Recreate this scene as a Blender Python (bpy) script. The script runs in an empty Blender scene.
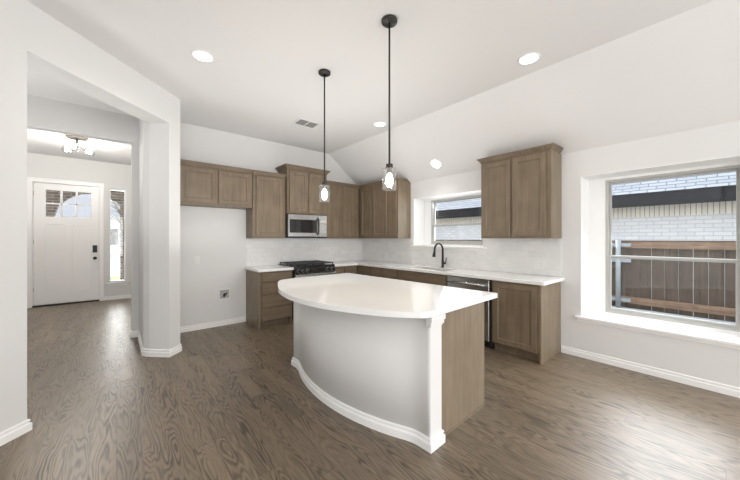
import bpy, bmesh, math, random
from mathutils import Vector, Matrix
from mathutils.geometry import tessellate_polygon
random.seed(7)
SC = bpy.context.scene
COL = SC.collection
R = math.radians
PI = math.pi

# ------------------------------------------------------------------ camera, light, exposure
CAMH = 1.385
cam = bpy.data.cameras.new('camera')
cam.sensor_width = 36.0
cam.lens = 300.5/740*36
cam.shift_y = -1.6/740
cam.clip_start = 0.05
co = bpy.data.objects.new('camera', cam); COL.objects.link(co)
co.location = (0, 0, CAMH)
co.rotation_euler = (R(90), 0, -0.7009)
SC.camera = co

world = bpy.data.worlds.new('world'); SC.world = world
world.use_nodes = True
wt = world.node_tree
for n in list(wt.nodes): wt.nodes.remove(n)
wo = wt.nodes.new('ShaderNodeOutputWorld'); wb = wt.nodes.new('ShaderNodeBackground')
wtc = wt.nodes.new('ShaderNodeTexCoord'); wsp = wt.nodes.new('ShaderNodeSeparateXYZ')
wr = wt.nodes.new('ShaderNodeValToRGB')
wr.color_ramp.elements[0].position = 0.48; wr.color_ramp.elements[0].color = (0.90, 0.93, 0.97, 1)
wr.color_ramp.elements[1].position = 0.9; wr.color_ramp.elements[1].color = (0.72, 0.83, 1.0, 1)
wt.links.new(wtc.outputs['Generated'], wsp.inputs[0]); wt.links.new(wsp.outputs['Z'], wr.inputs[0])
wt.links.new(wr.outputs[0], wb.inputs[0]); wb.inputs[1].default_value = 2.8
wt.links.new(wb.outputs[0], wo.inputs[0])

def lamp(name, kind, loc, energy, color=(1, 1, 1), rot=(0, 0, 0), size=1, sizey=None, radius=.05, parent=None, spread=None):
    l = bpy.data.lights.new(name, kind); l.energy = energy; l.color = color
    if kind == 'AREA':
        l.size = size
        if sizey: l.shape = 'RECTANGLE'; l.size_y = sizey
        else: l.shape = 'DISK'
        if spread: l.spread = spread
    elif kind == 'SUN': l.angle = radius
    else: l.shadow_soft_size = radius
    o = bpy.data.objects.new(name, l); COL.objects.link(o)
    o.location = loc; o.rotation_euler = rot
    if parent: o.parent = parent
    return o

lamp('sun', 'SUN', (0, 14, 9), 3.2, (1, .95, .88), (R(-48), 0, R(-18)), radius=.02)
# unseen fill lamps added behind the camera, standing in for window daylight
lamp('fill_rear', 'AREA', (0.2, -4.85, 1.5), 190, (1, .985, .96), (R(90), 0, 0), 6.4, 2.3)
lamp('fill_left', 'AREA', (-3.5, -2.6, 1.5), 12, (1, .985, .96), (R(90), 0, R(-90)), 3.4, 2.2)
# daylight at the two windows in the right wall and at the front door
lamp('daylight_dining', 'AREA', (4.60, 0.42, 1.36), 22, (.97, .985, 1), (R(38), 0, R(90)), 1.0, 1.5, spread=R(120))
lamp('fill_right', 'AREA', (4.3, -1.92, 1.35), 24, (.97, .985, 1), (R(38), 0, R(90)), 1.9, 1.5, spread=R(120))  # fill lamp added in an unseen opening to brighten the floor
lamp('daylight_sink', 'AREA', (4.66, 2.99, 1.68), 12, (.95, .98, 1), (R(62), 0, R(90)), 1.0, .8)
lamp('daylight_sidelight', 'AREA', (0.02, 9.08, 1.45), 15, (1, .99, .97), (R(-90), 0, 0), .25, 2.1)
# upward fill lamps added in mid-air, standing in for ceiling bounce
lamp('bounce_fill_kitchen', 'AREA', (1.95, 3.35, 1.15), 23, (1, .99, .98), (R(180), 0, 0), 2.2, 2.2)
lamp('bounce_fill_dining', 'AREA', (3.0, -0.5, .7), 5, (1, .99, .98), (R(180), R(-10), 0), 1.4, 1.8)
lamp('bounce_fill_living', 'AREA', (0.8, -1.6, 1.9), 10, (1, .99, .975), (R(180), 0, 0), 4.5, 3.5)
lamp('bounce_fill_hall', 'AREA', (-1.4, 4.3, 1.2), 24, (1, .99, .975), (R(180), 0, 0), 1.0, 1.0)
lamp('bounce_fill_foyer', 'AREA', (-1.7, 7.2, 1.4), 13, (1, .99, .975), (R(180), 0, 0), 1.4, 1.6)
SC.view_settings.view_transform = 'Standard'
SC.view_settings.look = 'None'
SC.view_settings.exposure = 0.05
SC.view_settings.gamma = 1.0
SC.view_settings.use_curve_mapping = False

# ------------------------------------------------------------------ materials
def newmat(name):
    m = bpy.data.materials.new(name); m.use_nodes = True
    return m, m.node_tree, m.node_tree.nodes['Principled BSDF']
def N(t, kind, **kw):
    n = t.nodes.new(kind)
    for k, v in kw.items(): setattr(n, k, v)
    return n
def math_(t, op, a, b=None, c=None):
    n = t.nodes.new('ShaderNodeMath'); n.operation = op
    for i, v in enumerate((a, b, c)):
        if v is None: continue
        if isinstance(v, (int, float)): n.inputs[i].default_value = v
        else: t.links.new(v, n.inputs[i])
    return n.outputs[0]
def plain(name, col, rough=.5, metal=0, bump=0, bscale=200, emit=None, es=0, coat=0, var=0):
    m, t, b = newmat(name)
    b.inputs['Base Color'].default_value = (*col, 1)
    b.inputs['Roughness'].default_value = rough
    b.inputs['Metallic'].default_value = metal
    if coat: b.inputs['Coat Weight'].default_value = coat
    tc = N(t, 'ShaderNodeTexCoord')
    no = N(t, 'ShaderNodeTexNoise'); no.inputs['Scale'].default_value = bscale
    t.links.new(tc.outputs['Object'], no.inputs['Vector'])
    if bump:
        bp = N(t, 'ShaderNodeBump'); bp.inputs['Strength'].default_value = bump; bp.inputs['Distance'].default_value = .002
        t.links.new(no.outputs[0], bp.inputs['Height']); t.links.new(bp.outputs[0], b.inputs['Normal'])
    if var:
        mr = N(t, 'ShaderNodeMixRGB'); mr.inputs[1].default_value = (*[c*(1-var) for c in col], 1); mr.inputs[2].default_value = (*[min(1, c*(1+var)) for c in col], 1)
        t.links.new(no.outputs[0], mr.inputs[0]); t.links.new(mr.outputs[0], b.inputs['Base Color'])
    if emit:
        b.inputs['Emission Color'].default_value = (*emit, 1); b.inputs['Emission Strength'].default_value = es
    return m
def wood(name, c1, c2, axis=2, rough=.42):
    m, t, b = newmat(name)
    tc = N(t, 'ShaderNodeTexCoord'); mp = N(t, 'ShaderNodeMapping')
    s = [26, 26, 26]; s[axis] = 1.6
    mp.inputs['Scale'].default_value = s
    oi = N(t, 'ShaderNodeObjectInfo')
    ad = N(t, 'ShaderNodeVectorMath'); ad.operation = 'ADD'
    rs = N(t, 'ShaderNodeVectorMath'); rs.operation = 'SCALE'; rs.inputs[0].default_value = (37, 19, 53)
    t.links.new(oi.outputs['Random'], rs.inputs['Scale'])
    t.links.new(tc.outputs['Object'], ad.inputs[0]); t.links.new(rs.outputs[0], ad.inputs[1])
    t.links.new(ad.outputs[0], mp.inputs[0])
    n1 = N(t, 'ShaderNodeTexNoise'); n1.inputs['Scale'].default_value = 1.0; n1.inputs['Detail'].default_value = 5; n1.inputs['Distortion'].default_value = .6
    t.links.new(mp.outputs[0], n1.inputs['Vector'])
    n2 = N(t, 'ShaderNodeTexNoise'); n2.inputs['Scale'].default_value = 5.0; n2.inputs['Detail'].default_value = 3
    t.links.new(ad.outputs[0], n2.inputs['Vector'])
    mix = math_(t, 'ADD', math_(t, 'MULTIPLY', n1.outputs[0], .6), math_(t, 'MULTIPLY', n2.outputs[0], .4))
    cr = N(t, 'ShaderNodeValToRGB')
    cr.color_ramp.elements[0].position = .32; cr.color_ramp.elements[0].color = (*c1, 1)
    cr.color_ramp.elements[1].position = .68; cr.color_ramp.elements[1].color = (*c2, 1)
    t.links.new(mix, cr.inputs[0]); t.links.new(cr.outputs[0], b.inputs['Base Color'])
    b.inputs['Roughness'].default_value = rough
    return m
def floor_mat():
    m, t, b = newmat('oak_plank_floor')
    tc = N(t, 'ShaderNodeTexCoord'); sp = N(t, 'ShaderNodeSeparateXYZ'); t.links.new(tc.outputs['Object'], sp.inputs[0])
    X, Y = sp.outputs['X'], sp.outputs['Y']
    W = .127
    row = math_(t, 'FLOOR', math_(t, 'DIVIDE', X, W))
    wn = N(t, 'ShaderNodeTexWhiteNoise', noise_dimensions='1D'); t.links.new(row, wn.inputs['W'])
    yo = math_(t, 'ADD', Y, math_(t, 'MULTIPLY', wn.outputs['Value'], 7.3))
    seg = math_(t, 'FLOOR', math_(t, 'DIVIDE', yo, 1.15))
    cid = N(t, 'ShaderNodeCombineXYZ'); t.links.new(row, cid.inputs[0]); t.links.new(seg, cid.inputs[1])
    w2 = N(t, 'ShaderNodeTexWhiteNoise', noise_dimensions='2D'); t.links.new(cid.outputs[0], w2.inputs['Vector'])
    # grain: contour lines of a stretched noise, offset per plank
    gx = math_(t, 'ADD', math_(t, 'MULTIPLY', X, 8.0), math_(t, 'MULTIPLY', w2.outputs['Value'], 41.0))
    gy = math_(t, 'ADD', math_(t, 'MULTIPLY', Y, 1.05), math_(t, 'MULTIPLY', w2.outputs['Value'], 83.0))
    gv = N(t, 'ShaderNodeCombineXYZ'); t.links.new(gx, gv.inputs[0]); t.links.new(gy, gv.inputs[1])
    ns = N(t, 'ShaderNodeTexNoise'); ns.inputs['Scale'].default_value = 1.0; ns.inputs['Detail'].default_value = 2.5; ns.inputs['Roughness'].default_value = .4
    t.links.new(gv.outputs[0], ns.inputs['Vector'])
    ring = math_(t, 'SINE', math_(t, 'MULTIPLY', ns.outputs[0], 120.0))
    ring = math_(t, 'POWER', math_(t, 'MULTIPLY_ADD', ring, .5, .5), 1.6)
    # fine pores
    fv = N(t, 'ShaderNodeCombineXYZ'); t.links.new(math_(t, 'MULTIPLY', X, 120.0), fv.inputs[0]); t.links.new(math_(t, 'MULTIPLY', Y, 6.0), fv.inputs[1])
    fn = N(t, 'ShaderNodeTexNoise'); fn.inputs['Scale'].default_value = 1.0; fn.inputs['Detail'].default_value = 4
    t.links.new(fv.outputs[0], fn.inputs['Vector'])
    # grain fades in and out
    pv = N(t, 'ShaderNodeTexNoise'); pv.inputs['Scale'].default_value = 1.1; t.links.new(gv.outputs[0], pv.inputs['Vector'])
    g = math_(t, 'MULTIPLY', ring, math_(t, 'MULTIPLY_ADD', pv.outputs[0], 2.6, -.75))
    g = math_(t, 'ADD', math_(t, 'MULTIPLY', g, .55), math_(t, 'MULTIPLY', fn.outputs[0], .50))
    cr = N(t, 'ShaderNodeValToRGB')
    cr.color_ramp.elements[0].position = .12; cr.color_ramp.elements[0].color = (.240, .183, .123, 1)
    cr.color_ramp.elements[1].position = .72; cr.color_ramp.elements[1].color = (.066, .046, .029, 1)
    t.links.new(g, cr.inputs[0])
    tone = math_(t, 'MULTIPLY_ADD', w2.outputs['Value'], .26, .87)
    hs = N(t, 'ShaderNodeHueSaturation'); t.links.new(cr.outputs[0], hs.inputs['Color']); t.links.new(tone, hs.inputs['Value'])
    # seams
    fx = math_(t, 'ABSOLUTE', math_(t, 'SUBTRACT', math_(t, 'FRACT', math_(t, 'DIVIDE', X, W)), .5))
    fy = math_(t, 'ABSOLUTE', math_(t, 'SUBTRACT', math_(t, 'FRACT', math_(t, 'DIVIDE', yo, 1.15)), .5))
    sm = math_(t, 'MAXIMUM', math_(t, 'GREATER_THAN', fx, .489), math_(t, 'GREATER_THAN', fy, .4985))
    mx = N(t, 'ShaderNodeMixRGB'); mx.inputs[2].default_value = (.055, .038, .027, 1)
    t.links.new(math_(t, 'MULTIPLY', sm, .6), mx.inputs[0]); t.links.new(hs.outputs[0], mx.inputs[1])
    b.inputs['Specular IOR Level'].default_value = .75
    t.links.new(mx.outputs[0], b.inputs['Base Color'])
    t.links.new(math_(t, 'MULTIPLY_ADD', g, .10, .33), b.inputs['Roughness'])
    bp = N(t, 'ShaderNodeBump'); bp.inputs['Strength'].default_value = .25; bp.inputs['Distance'].default_value = .001
    t.links.new(math_(t, 'SUBTRACT', math_(t, 'MULTIPLY', g, -1.0), sm), bp.inputs['Height']); t.links.new(bp.outputs[0], b.inputs['Normal'])
    return m
def brick(name, c1, c2, cm, bw, bh, mortar, axes='XZ', rough=.8, bump=.5, bevel=.3, offs=.5, wavy=0, bumpd=.004, dist=None):
    """brick pattern in the plane of two object axes"""
    m, t, b = newmat(name)
    tc = N(t, 'ShaderNodeTexCoord'); sp = N(t, 'ShaderNodeSeparateXYZ'); t.links.new(tc.outputs['Object'], sp.inputs[0])
    cv = N(t, 'ShaderNodeCombineXYZ')
    t.links.new(sp.outputs[axes[0]], cv.inputs[0]); t.links.new(sp.outputs[axes[1]], cv.inputs[1])
    br = N(t, 'ShaderNodeTexBrick'); br.offset = offs
    br.inputs['Scale'].default_value = 1.0
    br.inputs['Color1'].default_value = (*c1, 1); br.inputs['Color2'].default_value = (*c2, 1); br.inputs['Mortar'].default_value = (*cm, 1)
    br.inputs['Brick Width'].default_value = bw; br.inputs['Row Height'].default_value = bh
    br.inputs['Mortar Size'].default_value = mortar; br.inputs['Mortar Smooth'].default_value = bevel
    br.inputs['Bias'].default_value = 0
    vec = cv.outputs[0]
    if dist:
        dn = N(t, 'ShaderNodeTexNoise'); dn.inputs['Scale'].default_value = dist[0]; t.links.new(vec, dn.inputs['Vector'])
        sb = N(t, 'ShaderNodeVectorMath'); sb.operation = 'SUBTRACT'; sb.inputs[1].default_value = (.5, .5, .5); t.links.new(dn.outputs['Color'], sb.inputs[0])
        sc = N(t, 'ShaderNodeVectorMath'); sc.operation = 'SCALE'; sc.inputs['Scale'].default_value = dist[1]; t.links.new(sb.outputs[0], sc.inputs[0])
        ad = N(t, 'ShaderNodeVectorMath'); t.links.new(vec, ad.inputs[0]); t.links.new(sc.outputs[0], ad.inputs[1]); vec = ad.outputs[0]
    t.links.new(vec, br.inputs['Vector'])
    t.links.new(br.outputs['Color'], b.inputs['Base Color'])
    b.inputs['Roughness'].default_value = rough
    h = math_(t, 'SUBTRACT', 1.0, br.outputs['Fac'])
    if wavy:
        n = N(t, 'ShaderNodeTexNoise'); n.inputs['Scale'].default_value = 16; n.inputs['Detail'].default_value = 1
        t.links.new(tc.outputs['Object'], n.inputs['Vector'])
        h = math_(t, 'ADD', h, math_(t, 'MULTIPLY', n.outputs[0], wavy))
    bp = N(t, 'ShaderNodeBump'); bp.inputs['Strength'].default_value = bump; bp.inputs['Distance'].default_value = bumpd
    t.links.new(h, bp.inputs['Height']); t.links.new(bp.outputs[0], b.inputs['Normal'])
    return m
def glassm(name, tint=(1, 1, 1), refl=.06, fr=.9):
    m, t, b = newmat(name)
    out = t.nodes['Material Output']; t.nodes.remove(b)
    tr = N(t, 'ShaderNodeBsdfTransparent'); tr.inputs[0].default_value = (*tint, 1)
    gl = N(t, 'ShaderNodeBsdfGlossy'); gl.inputs['Roughness'].default_value = .02
    lw = N(t, 'ShaderNodeFresnel'); lw.inputs[0].default_value = 1.45
    mx = N(t, 'ShaderNodeMixShader')
    t.links.new(math_(t, 'MULTIPLY_ADD', lw.outputs[0], fr, refl-.04*fr), mx.inputs[0])
    t.links.new(tr.outputs[0], mx.inputs[1]); t.links.new(gl.outputs[0], mx.inputs[2]); t.links.new(mx.outputs[0], out.inputs[0])
    return m
def emis(name, col, s):
    m, t, b = newmat(name)
    b.inputs['Base Color'].default_value = (*col, 1); b.inputs['Emission Color'].default_value = (*col, 1); b.inputs['Emission Strength'].default_value = s
    return m

M_wall = plain('wall_paint', (.72, .716, .71), .75, bump=.08, bscale=180)
M_ceil = plain('ceiling_paint', (.76, .755, .75), .85, bump=.12, bscale=120)
M_trim = plain('white_trim_paint', (.88, .875, .868), .35)
M_litreveal = plain('lightened_reveal_white', (.90, .90, .895), .4)  # white lightened so the window recesses look brightly lit
M_white = plain('island_white_paint', (.76, .755, .745), .45)
M_quartz = plain('white_quartz', (.86, .855, .85), .09)
M_wood = wood('cabinet_maple', (.125, .091, .057), (.210, .158, .106), 2)
M_woodh = wood('cabinet_maple_drawer', (.125, .091, .057), (.210, .158, .106), 0)
M_woodend = wood('cabinet_end_veneer', (.170, .130, .084), (.265, .207, .142), 2)
M_floor = floor_mat()
M_steel = plain('brushed_steel', (.58, .585, .58), .26, 1.0, bump=.03, bscale=400)
M_steel2 = plain('satin_nickel', (.36, .335, .30), .3, 1.0)
M_bezel = plain('dark_chrome', (.22, .22, .22), .3, 1.0)
M_canopy = plain('aged_nickel', (.22, .20, .17), .45, .6)
M_black = plain('black_enamel', (.012, .012, .013), .22)
M_grate = plain('cast_iron', (.03, .03, .032), .42)
M_darkmetal = plain('dark_bronze', (.045, .040, .036), .38, .6)
M_matblack = plain('matte_black', (.020, .020, .021), .35, .3)
M_bglass = plain('black_glass', (.015, .015, .017), .05, coat=1)
M_bglass2 = plain('oven_window_mesh', (.05, .05, .055), .12)
M_tile = brick('subway_tile', (.80, .80, .79), (.74, .74, .735), (.74, .74, .73), .152, .076, .002, 'XZ', .07, .55, .3, wavy=3.2, bumpd=.004)
M_tileY = brick('subway_tile_side', (.80, .80, .79), (.74, .74, .735), (.74, .74, .73), .152, .076, .002, 'YZ', .07, .55, .3, wavy=3.2, bumpd=.004)
M_plastic = plain('white_plastic', (.78, .78, .77), .35)
M_slot = plain('dark_slot', (.05, .05, .05), .6)
M_vinyl = plain('window_vinyl', (.80, .80, .79), .4)
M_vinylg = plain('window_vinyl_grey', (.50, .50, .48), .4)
M_glass = glassm('window_glass', (.97, .98, .98), .05)
M_shade = glassm('clear_shade_glass', (.985, .985, .985), .05, .35)
M_bulb = emis('warm_bulb', (1, .87, .66), 30)
M_bulbw = emis('white_bulb', (1, .93, .82), 18)
M_led = emis('led_lens', (1, .96, .90), 9)
M_shingle = brick('roof_shingle', (.27, .285, .31), (.34, .35, .37), (.12, .135, .155), .34, .09, .012, 'YZ', .9, .6, .1, dist=(3, .03))
M_eave = plain('dark_gutter', (.014, .016, .020), .8)
M_eave.node_tree.nodes['Principled BSDF'].inputs['Specular IOR Level'].default_value = .1
M_soldier = brick('soldier_brick', (.80, .73, .61), (.72, .66, .55), (.28, .25, .21), .095, .40, .008, 'YZ', .9, .5, .1)
M_brickw = brick('painted_brick', (.63, .62, .615), (.70, .69, .68), (.47, .465, .47), .30, .10, .008, 'YZ', .9, .6, .2)
M_brickb = brick('brown_brick', (.16, .115, .09), (.30, .22, .175), (.42, .38, .34), .22, .075, .010, 'XZ', .9, .5, .1)
M_fence = wood('fence_cedar', (.045, .030, .020), (.115, .080, .056), 2, .85)
M_rail = wood('fence_rail_wood', (.13, .078, .048), (.33, .205, .13), 1, .8)
M_galv = plain('galvanised_steel', (.33, .35, .36), .5, .4, var=.15, bscale=30)
M_conc = plain('concrete', (.52, .54, .54), .9, var=.12, bscale=6)
M_grass = plain('winter_lawn', (.34, .36, .16), .95, var=.3, bscale=9)
M_street = plain('pale_driveway', (.75, .73, .70), .9, var=.08, bscale=4)
M_house = plain('pale_siding', (.78, .79, .82), .9, var=.15, bscale=2)
M_roofd = plain('grey_roof', (.36, .36, .38), .9, var=.2, bscale=8)
M_leaf = plain('dry_tree_foliage', (.17, .15, .11), .95, var=.5, bscale=14)

# ------------------------------------------------------------------ mesh helpers
class MB:
    def __init__(self): self.bm = bmesh.new()
    def face(self, vs, smooth=False):
        try:
            f = self.bm.faces.new(vs); f.smooth = smooth; return f
        except ValueError: return None
    def box(self, x0, x1, y0, y1, z0, z1, bev=0, seg=1):
        if x0 > x1: x0, x1 = x1, x0
        if y0 > y1: y0, y1 = y1, y0
        if z0 > z1: z0, z1 = z1, z0
        r = bmesh.ops.create_cube(self.bm, size=1)
        for v in r['verts']:
            v.co = Vector(((x0+x1)/2+v.co.x*(x1-x0), (y0+y1)/2+v.co.y*(y1-y0), (z0+z1)/2+v.co.z*(z1-z0)))
        if bev:
            es = list({e for v in r['verts'] for e in v.link_edges})
            bmesh.ops.bevel(self.bm, geom=es, offset=bev, segments=seg, affect='EDGES', profile=.5)
        return self
    def obox(self, c, ux, hx, hy, z0, z1):
        """box centred at c=(x,y), half sizes along ux and its normal"""
        n = (-ux[1], ux[0])
        vs = []
        for z in (z0, z1):
            for a, b in ((-1, -1), (1, -1), (1, 1), (-1, 1)):
                vs.append(self.bm.verts.new((c[0]+ux[0]*a*hx+n[0]*b*hy, c[1]+ux[1]*a*hx+n[1]*b*hy, z)))
        self.face(vs[3::-1]); self.face(vs[4:])
        for i in range(4): self.face((vs[i], vs[(i+1) % 4], vs[4+(i+1) % 4], vs[4+i]))
        return self
    def lathe(self, prof, c=(0, 0, 0), n=24, smooth=True, axis='Z'):
        rings = []
        for r, z in prof:
            if r < 1e-6: rings.append([self.bm.verts.new(self._ax(c, 0, 0, z, axis))])
            else: rings.append([self.bm.verts.new(self._ax(c, r*math.cos(2*PI*i/n), r*math.sin(2*PI*i/n), z, axis)) for i in range(n)])
        for a, b in zip(rings, rings[1:]):
            for i in range(n):
                j = (i+1) % n
                if len(a) == 1 and len(b) == 1: continue
                if len(a) == 1: self.face((a[0], b[j], b[i]), smooth)
                elif len(b) == 1: self.face((a[i], a[j], b[0]), smooth)
                else: self.face((a[i], a[j], b[j], b[i]), smooth)
        return self
    @staticmethod
    def _ax(c, a, b, z, axis):
        if axis == 'Z': return (c[0]+a, c[1]+b, c[2]+z)
        if axis == 'Y': return (c[0]+a, c[1]+z, c[2]+b)
        return (c[0]+z, c[1]+a, c[2]+b)
    def tube(self, pts, r, n=10, cap=True):
        pts = [Vector(p) for p in pts]; rings = []
        rr = r if isinstance(r, (list, tuple)) else [r]*len(pts)
        up = None
        for i, p in enumerate(pts):
            d = (pts[min(i+1, len(pts)-1)]-pts[max(i-1, 0)]).normalized()
            if up is None:
                up = Vector((0, 0, 1)) if abs(d.z) < .9 else Vector((1, 0, 0))
            a = d.cross(up).normalized(); up = a.cross(d).normalized()
            rings.append([self.bm.verts.new(p+(a*math.cos(2*PI*k/n)+up*math.sin(2*PI*k/n))*rr[i]) for k in range(n)])
        for a, b in zip(rings, rings[1:]):
            for k in range(n): self.face((a[k], a[(k+1) % n], b[(k+1) % n], b[k]), True)
        if cap: self.face(rings[0][::-1]); self.face(rings[-1])
        return self
    def prism(self, pts, a0, a1, plane='XY'):
        """extrude a 2D polygon: XY along z, XZ along y, YZ along x"""
        def P(p, h):
            return {'XY': (p[0], p[1], h), 'XZ': (p[0], h, p[1]), 'YZ': (h, p[0], p[1])}[plane]
        A = [self.bm.verts.new(P(p, a0)) for p in pts]; B = [self.bm.verts.new(P(p, a1)) for p in pts]
        n = len(pts)
        for tri in tessellate_polygon([[Vector((p[0], p[1], 0)) for p in pts]]):
            self.face([A[i] for i in tri]); self.face([B[i] for i in tri])
        for i in range(n): self.face((A[i], A[(i+1) % n], B[(i+1) % n], B[i]))
        return self
    def grid(self, us, vs, hole, a0, a1, plane='XY'):
        """slab over a grid of cells, with cells where hole(u,v) is true left open"""
        def P(u, v, h):
            return {'XY': (u, v, h), 'XZ': (u, h, v), 'YZ': (h, u, v)}[plane]
        nu, nv = len(us)-1, len(vs)-1
        F = [[not hole((us[i]+us[i+1])/2, (vs[j]+vs[j+1])/2) for j in range(nv)] for i in range(nu)]
        V = {}
        def gv(i, j, k):
            if (i, j, k) not in V: V[i, j, k] = self.bm.verts.new(P(us[i], vs[j], (a0, a1)[k]))
            return V[i, j, k]
        ok = lambda i, j: 0 <= i < nu and 0 <= j < nv and F[i][j]
        for i in range(nu):
            for j in range(nv):
                if not F[i][j]: continue
                for k in (0, 1): self.face((gv(i, j, k), gv(i+1, j, k), gv(i+1, j+1, k), gv(i, j+1, k)))
                if not ok(i-1, j): self.face((gv(i, j, 0), gv(i, j+1, 0), gv(i, j+1, 1), gv(i, j, 1)))
                if not ok(i+1, j): self.face((gv(i+1, j, 0), gv(i+1, j+1, 0), gv(i+1, j+1, 1), gv(i+1, j, 1)))
                if not ok(i, j-1): self.face((gv(i, j, 0), gv(i+1, j, 0), gv(i+1, j, 1), gv(i, j, 1)))
                if not ok(i, j+1): self.face((gv(i, j+1, 0), gv(i+1, j+1, 0), gv(i+1, j+1, 1), gv(i, j+1, 1)))
        return self
    def sweep(self, path, prof, closed=False, smooth=False):
        """profile of (outward offset, z) along a 2D path; outward is to the right of travel"""
        P = [Vector(p) for p in path]; n = len(P); rings = []
        for i in range(n):
            d0 = (P[i]-P[i-1]).normalized() if (i > 0 or closed) else None
            d1 = (P[(i+1) % n]-P[i]).normalized() if (i < n-1 or closed) else None
            d0 = d0 or d1; d1 = d1 or d0
            n0 = Vector((d0.y, -d0.x)); n1 = Vector((d1.y, -d1.x))
            m = (n0+n1); m.normalize(); k = 1/max(.3, m.dot(n0))
            rings.append([self.bm.verts.new((P[i].x+m.x*k*o, P[i].y+m.y*k*o, z)) for o, z in prof])
        m_ = len(prof)
        R_ = list(zip(rings, rings[1:])) + ([(rings[-1], rings[0])] if closed else [])
        for a, b in R_:
            for k in range(m_): self.face((a[k], a[(k+1) % m_], b[(k+1) % m_], b[k]), smooth)
        if not closed: self.face(rings[0]); self.face(rings[-1][::-1])
        return self
    def shaker(self, x0, x1, z0, z1, yf, th=.019, rail=.058, rec=.009, ch=.007):
        """framed door with a recessed panel; front at y=yf facing -y"""
        def ring(i, y): return [self.bm.verts.new(p) for p in ((x0+i, y, z0+i), (x1-i, y, z0+i), (x1-i, y, z1-i), (x0+i, y, z1-i))]
        a = ring(0, yf+th); b = ring(0, yf+.002); b2 = ring(.002, yf); c = ring(rail, yf); c2 = ring(rail+ch*.4, yf+rec*.55); d = ring(rail+ch, yf+rec)
        for p, q in ((a, b), (b, b2), (b2, c), (c, c2), (c2, d)):
            for k in range(4): self.face((p[k], p[(k+1) % 4], q[(k+1) % 4], q[k]))
        self.face(d); self.face(a[::-1])
        return self
    def build(self, name, mat, parent=None, origin=None, smooth_angle=None):
        bmesh.ops.recalc_face_normals(self.bm, faces=self.bm.faces)
        me = bpy.data.meshes.new(name); self.bm.to_mesh(me); self.bm.free()
        me.materials.append(mat)
        o = bpy.data.objects.new(name, me); COL.objects.link(o)
        if parent is not None: o.parent = parent
        if origin is not None:
            me.transform(Matrix.Translation(-Vector(origin)))
            if parent is None: o.location = origin
        return o
def bevel(o, w=.003, seg=2, ang=40):
    m = o.modifiers.new('bevel', 'BEVEL'); m.width = w; m.segments = seg; m.limit_method = 'ANGLE'; m.angle_limit = R(ang)
    return o
def thing(name, label, cat, loc=(0, 0, 0), rz=0, group=None):
    o = bpy.data.objects.new(name, None); COL.objects.link(o); o.empty_display_size = .1
    o.location = loc; o.rotation_euler = (0, 0, rz)
    return tag(o, label, cat, group)
def tag(o, label, cat, group=None, kind=None):
    o['label'] = label; o['category'] = cat
    if group: o['group'] = group
    if kind: o['kind'] = kind
    return o
def struct(name, mb, mat, parent=None, label=None, cat=None):
    o = mb.build(name, mat, parent)
    if parent is None:
        o['kind'] = 'structure'
        if label: o['label'] = label; o['category'] = cat
    return o

# ------------------------------------------------------------------ dimensions of the room
XR, YB, XB, ZC, ZP = 4.148, 5.172, 3.28, 3.094, 2.411
SL = (ZC-ZP)/(XR-XB)
YF, YD = 5.346, 8.95          # foyer partition, front door wall
ZH = 2.72                     # header height
def zslope(x): return ZC-(x-XB)*SL if x > XB else ZC

# ------------------------------------------------------------------ structure
struct('floor', MB().box(-4, 4.3, -5.2, 9.12, -.12, 0), M_floor, label='grey-brown oak plank floor with wavy grain running towards the foyer', cat='floor')
c = MB()
c.prism([(-4, ZC), (XB, ZC), (XR+.02, zslope(XR+.02)), (XR+.3, zslope(XR+.3)), (XR+.3, ZC+.25), (-4, ZC+.25)], -5.2, YB+.1, 'XZ')
struct('ceiling', c, M_ceil, label='pale flat ceiling that slopes down to the window wall', cat='ceiling')
struct('ceiling_foyer', MB().box(-4, 1.9, YB+.1, 9.12, ZC, ZC+.25), M_ceil, label='flat ceiling of the entrance foyer', cat='ceiling')

# right wall with the deep window recesses
WO = {'sink': (2.31, 3.679, 1.235, 2.109), 'dining': (-.27, 1.098, .455, 2.109)}
ys = sorted({-5.2, -2.9, -.95, YB+.1, WO['sink'][0], WO['sink'][1], WO['dining'][0], WO['dining'][1]})
zs = [0, .05, WO['dining'][2], WO['sink'][2], 2.109, 2.42]
def hw(y, z):
    if -2.9 < y < -.95 and .05 < z < 2.109: return True      # unseen opening added behind the camera to light the floor
    return any(a < y < b and c_ < z < d for a, b, c_, d in WO.values())
struct('wall_right', MB().grid(ys, zs, hw, XR, XR+.30, 'YZ'), M_wall, label='long white wall with the sink window and the large recessed window', cat='wall')
XW = XR+.30
XWo = XW+.022
WF = {'sink': (2.47, 3.521, 1.281, 2.085), 'dining': (-.11, .928, .51, 2.075)}
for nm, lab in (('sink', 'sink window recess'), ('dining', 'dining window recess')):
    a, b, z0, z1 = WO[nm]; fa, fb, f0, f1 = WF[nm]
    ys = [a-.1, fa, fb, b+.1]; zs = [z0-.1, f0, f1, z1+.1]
    struct('trim_recess_'+nm, MB().grid(ys, zs, lambda y, z: fa < y < fb and f0 < z < f1, XW, XWo, 'YZ'), M_litreveal, label='white painted surround filling the '+lab, cat='trim')

for nm, lab in (('sink', 'added pale strip imitating the lit reveal of the sink window recess'), ('dining', 'added pale strip imitating the lit reveal of the large window recess')):
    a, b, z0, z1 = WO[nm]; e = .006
    struct('trim_lit_reveal_'+nm, MB().grid([a, a+e, b-e, b], [z0+.025, z1-e, z1], lambda y, z: a+e < y < b-e and z < z1-e, XR-.002, XW, 'YZ'), M_litreveal, label=lab, cat='trim')  # thin pale strips added to paint the reveals as brightly lit

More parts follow.
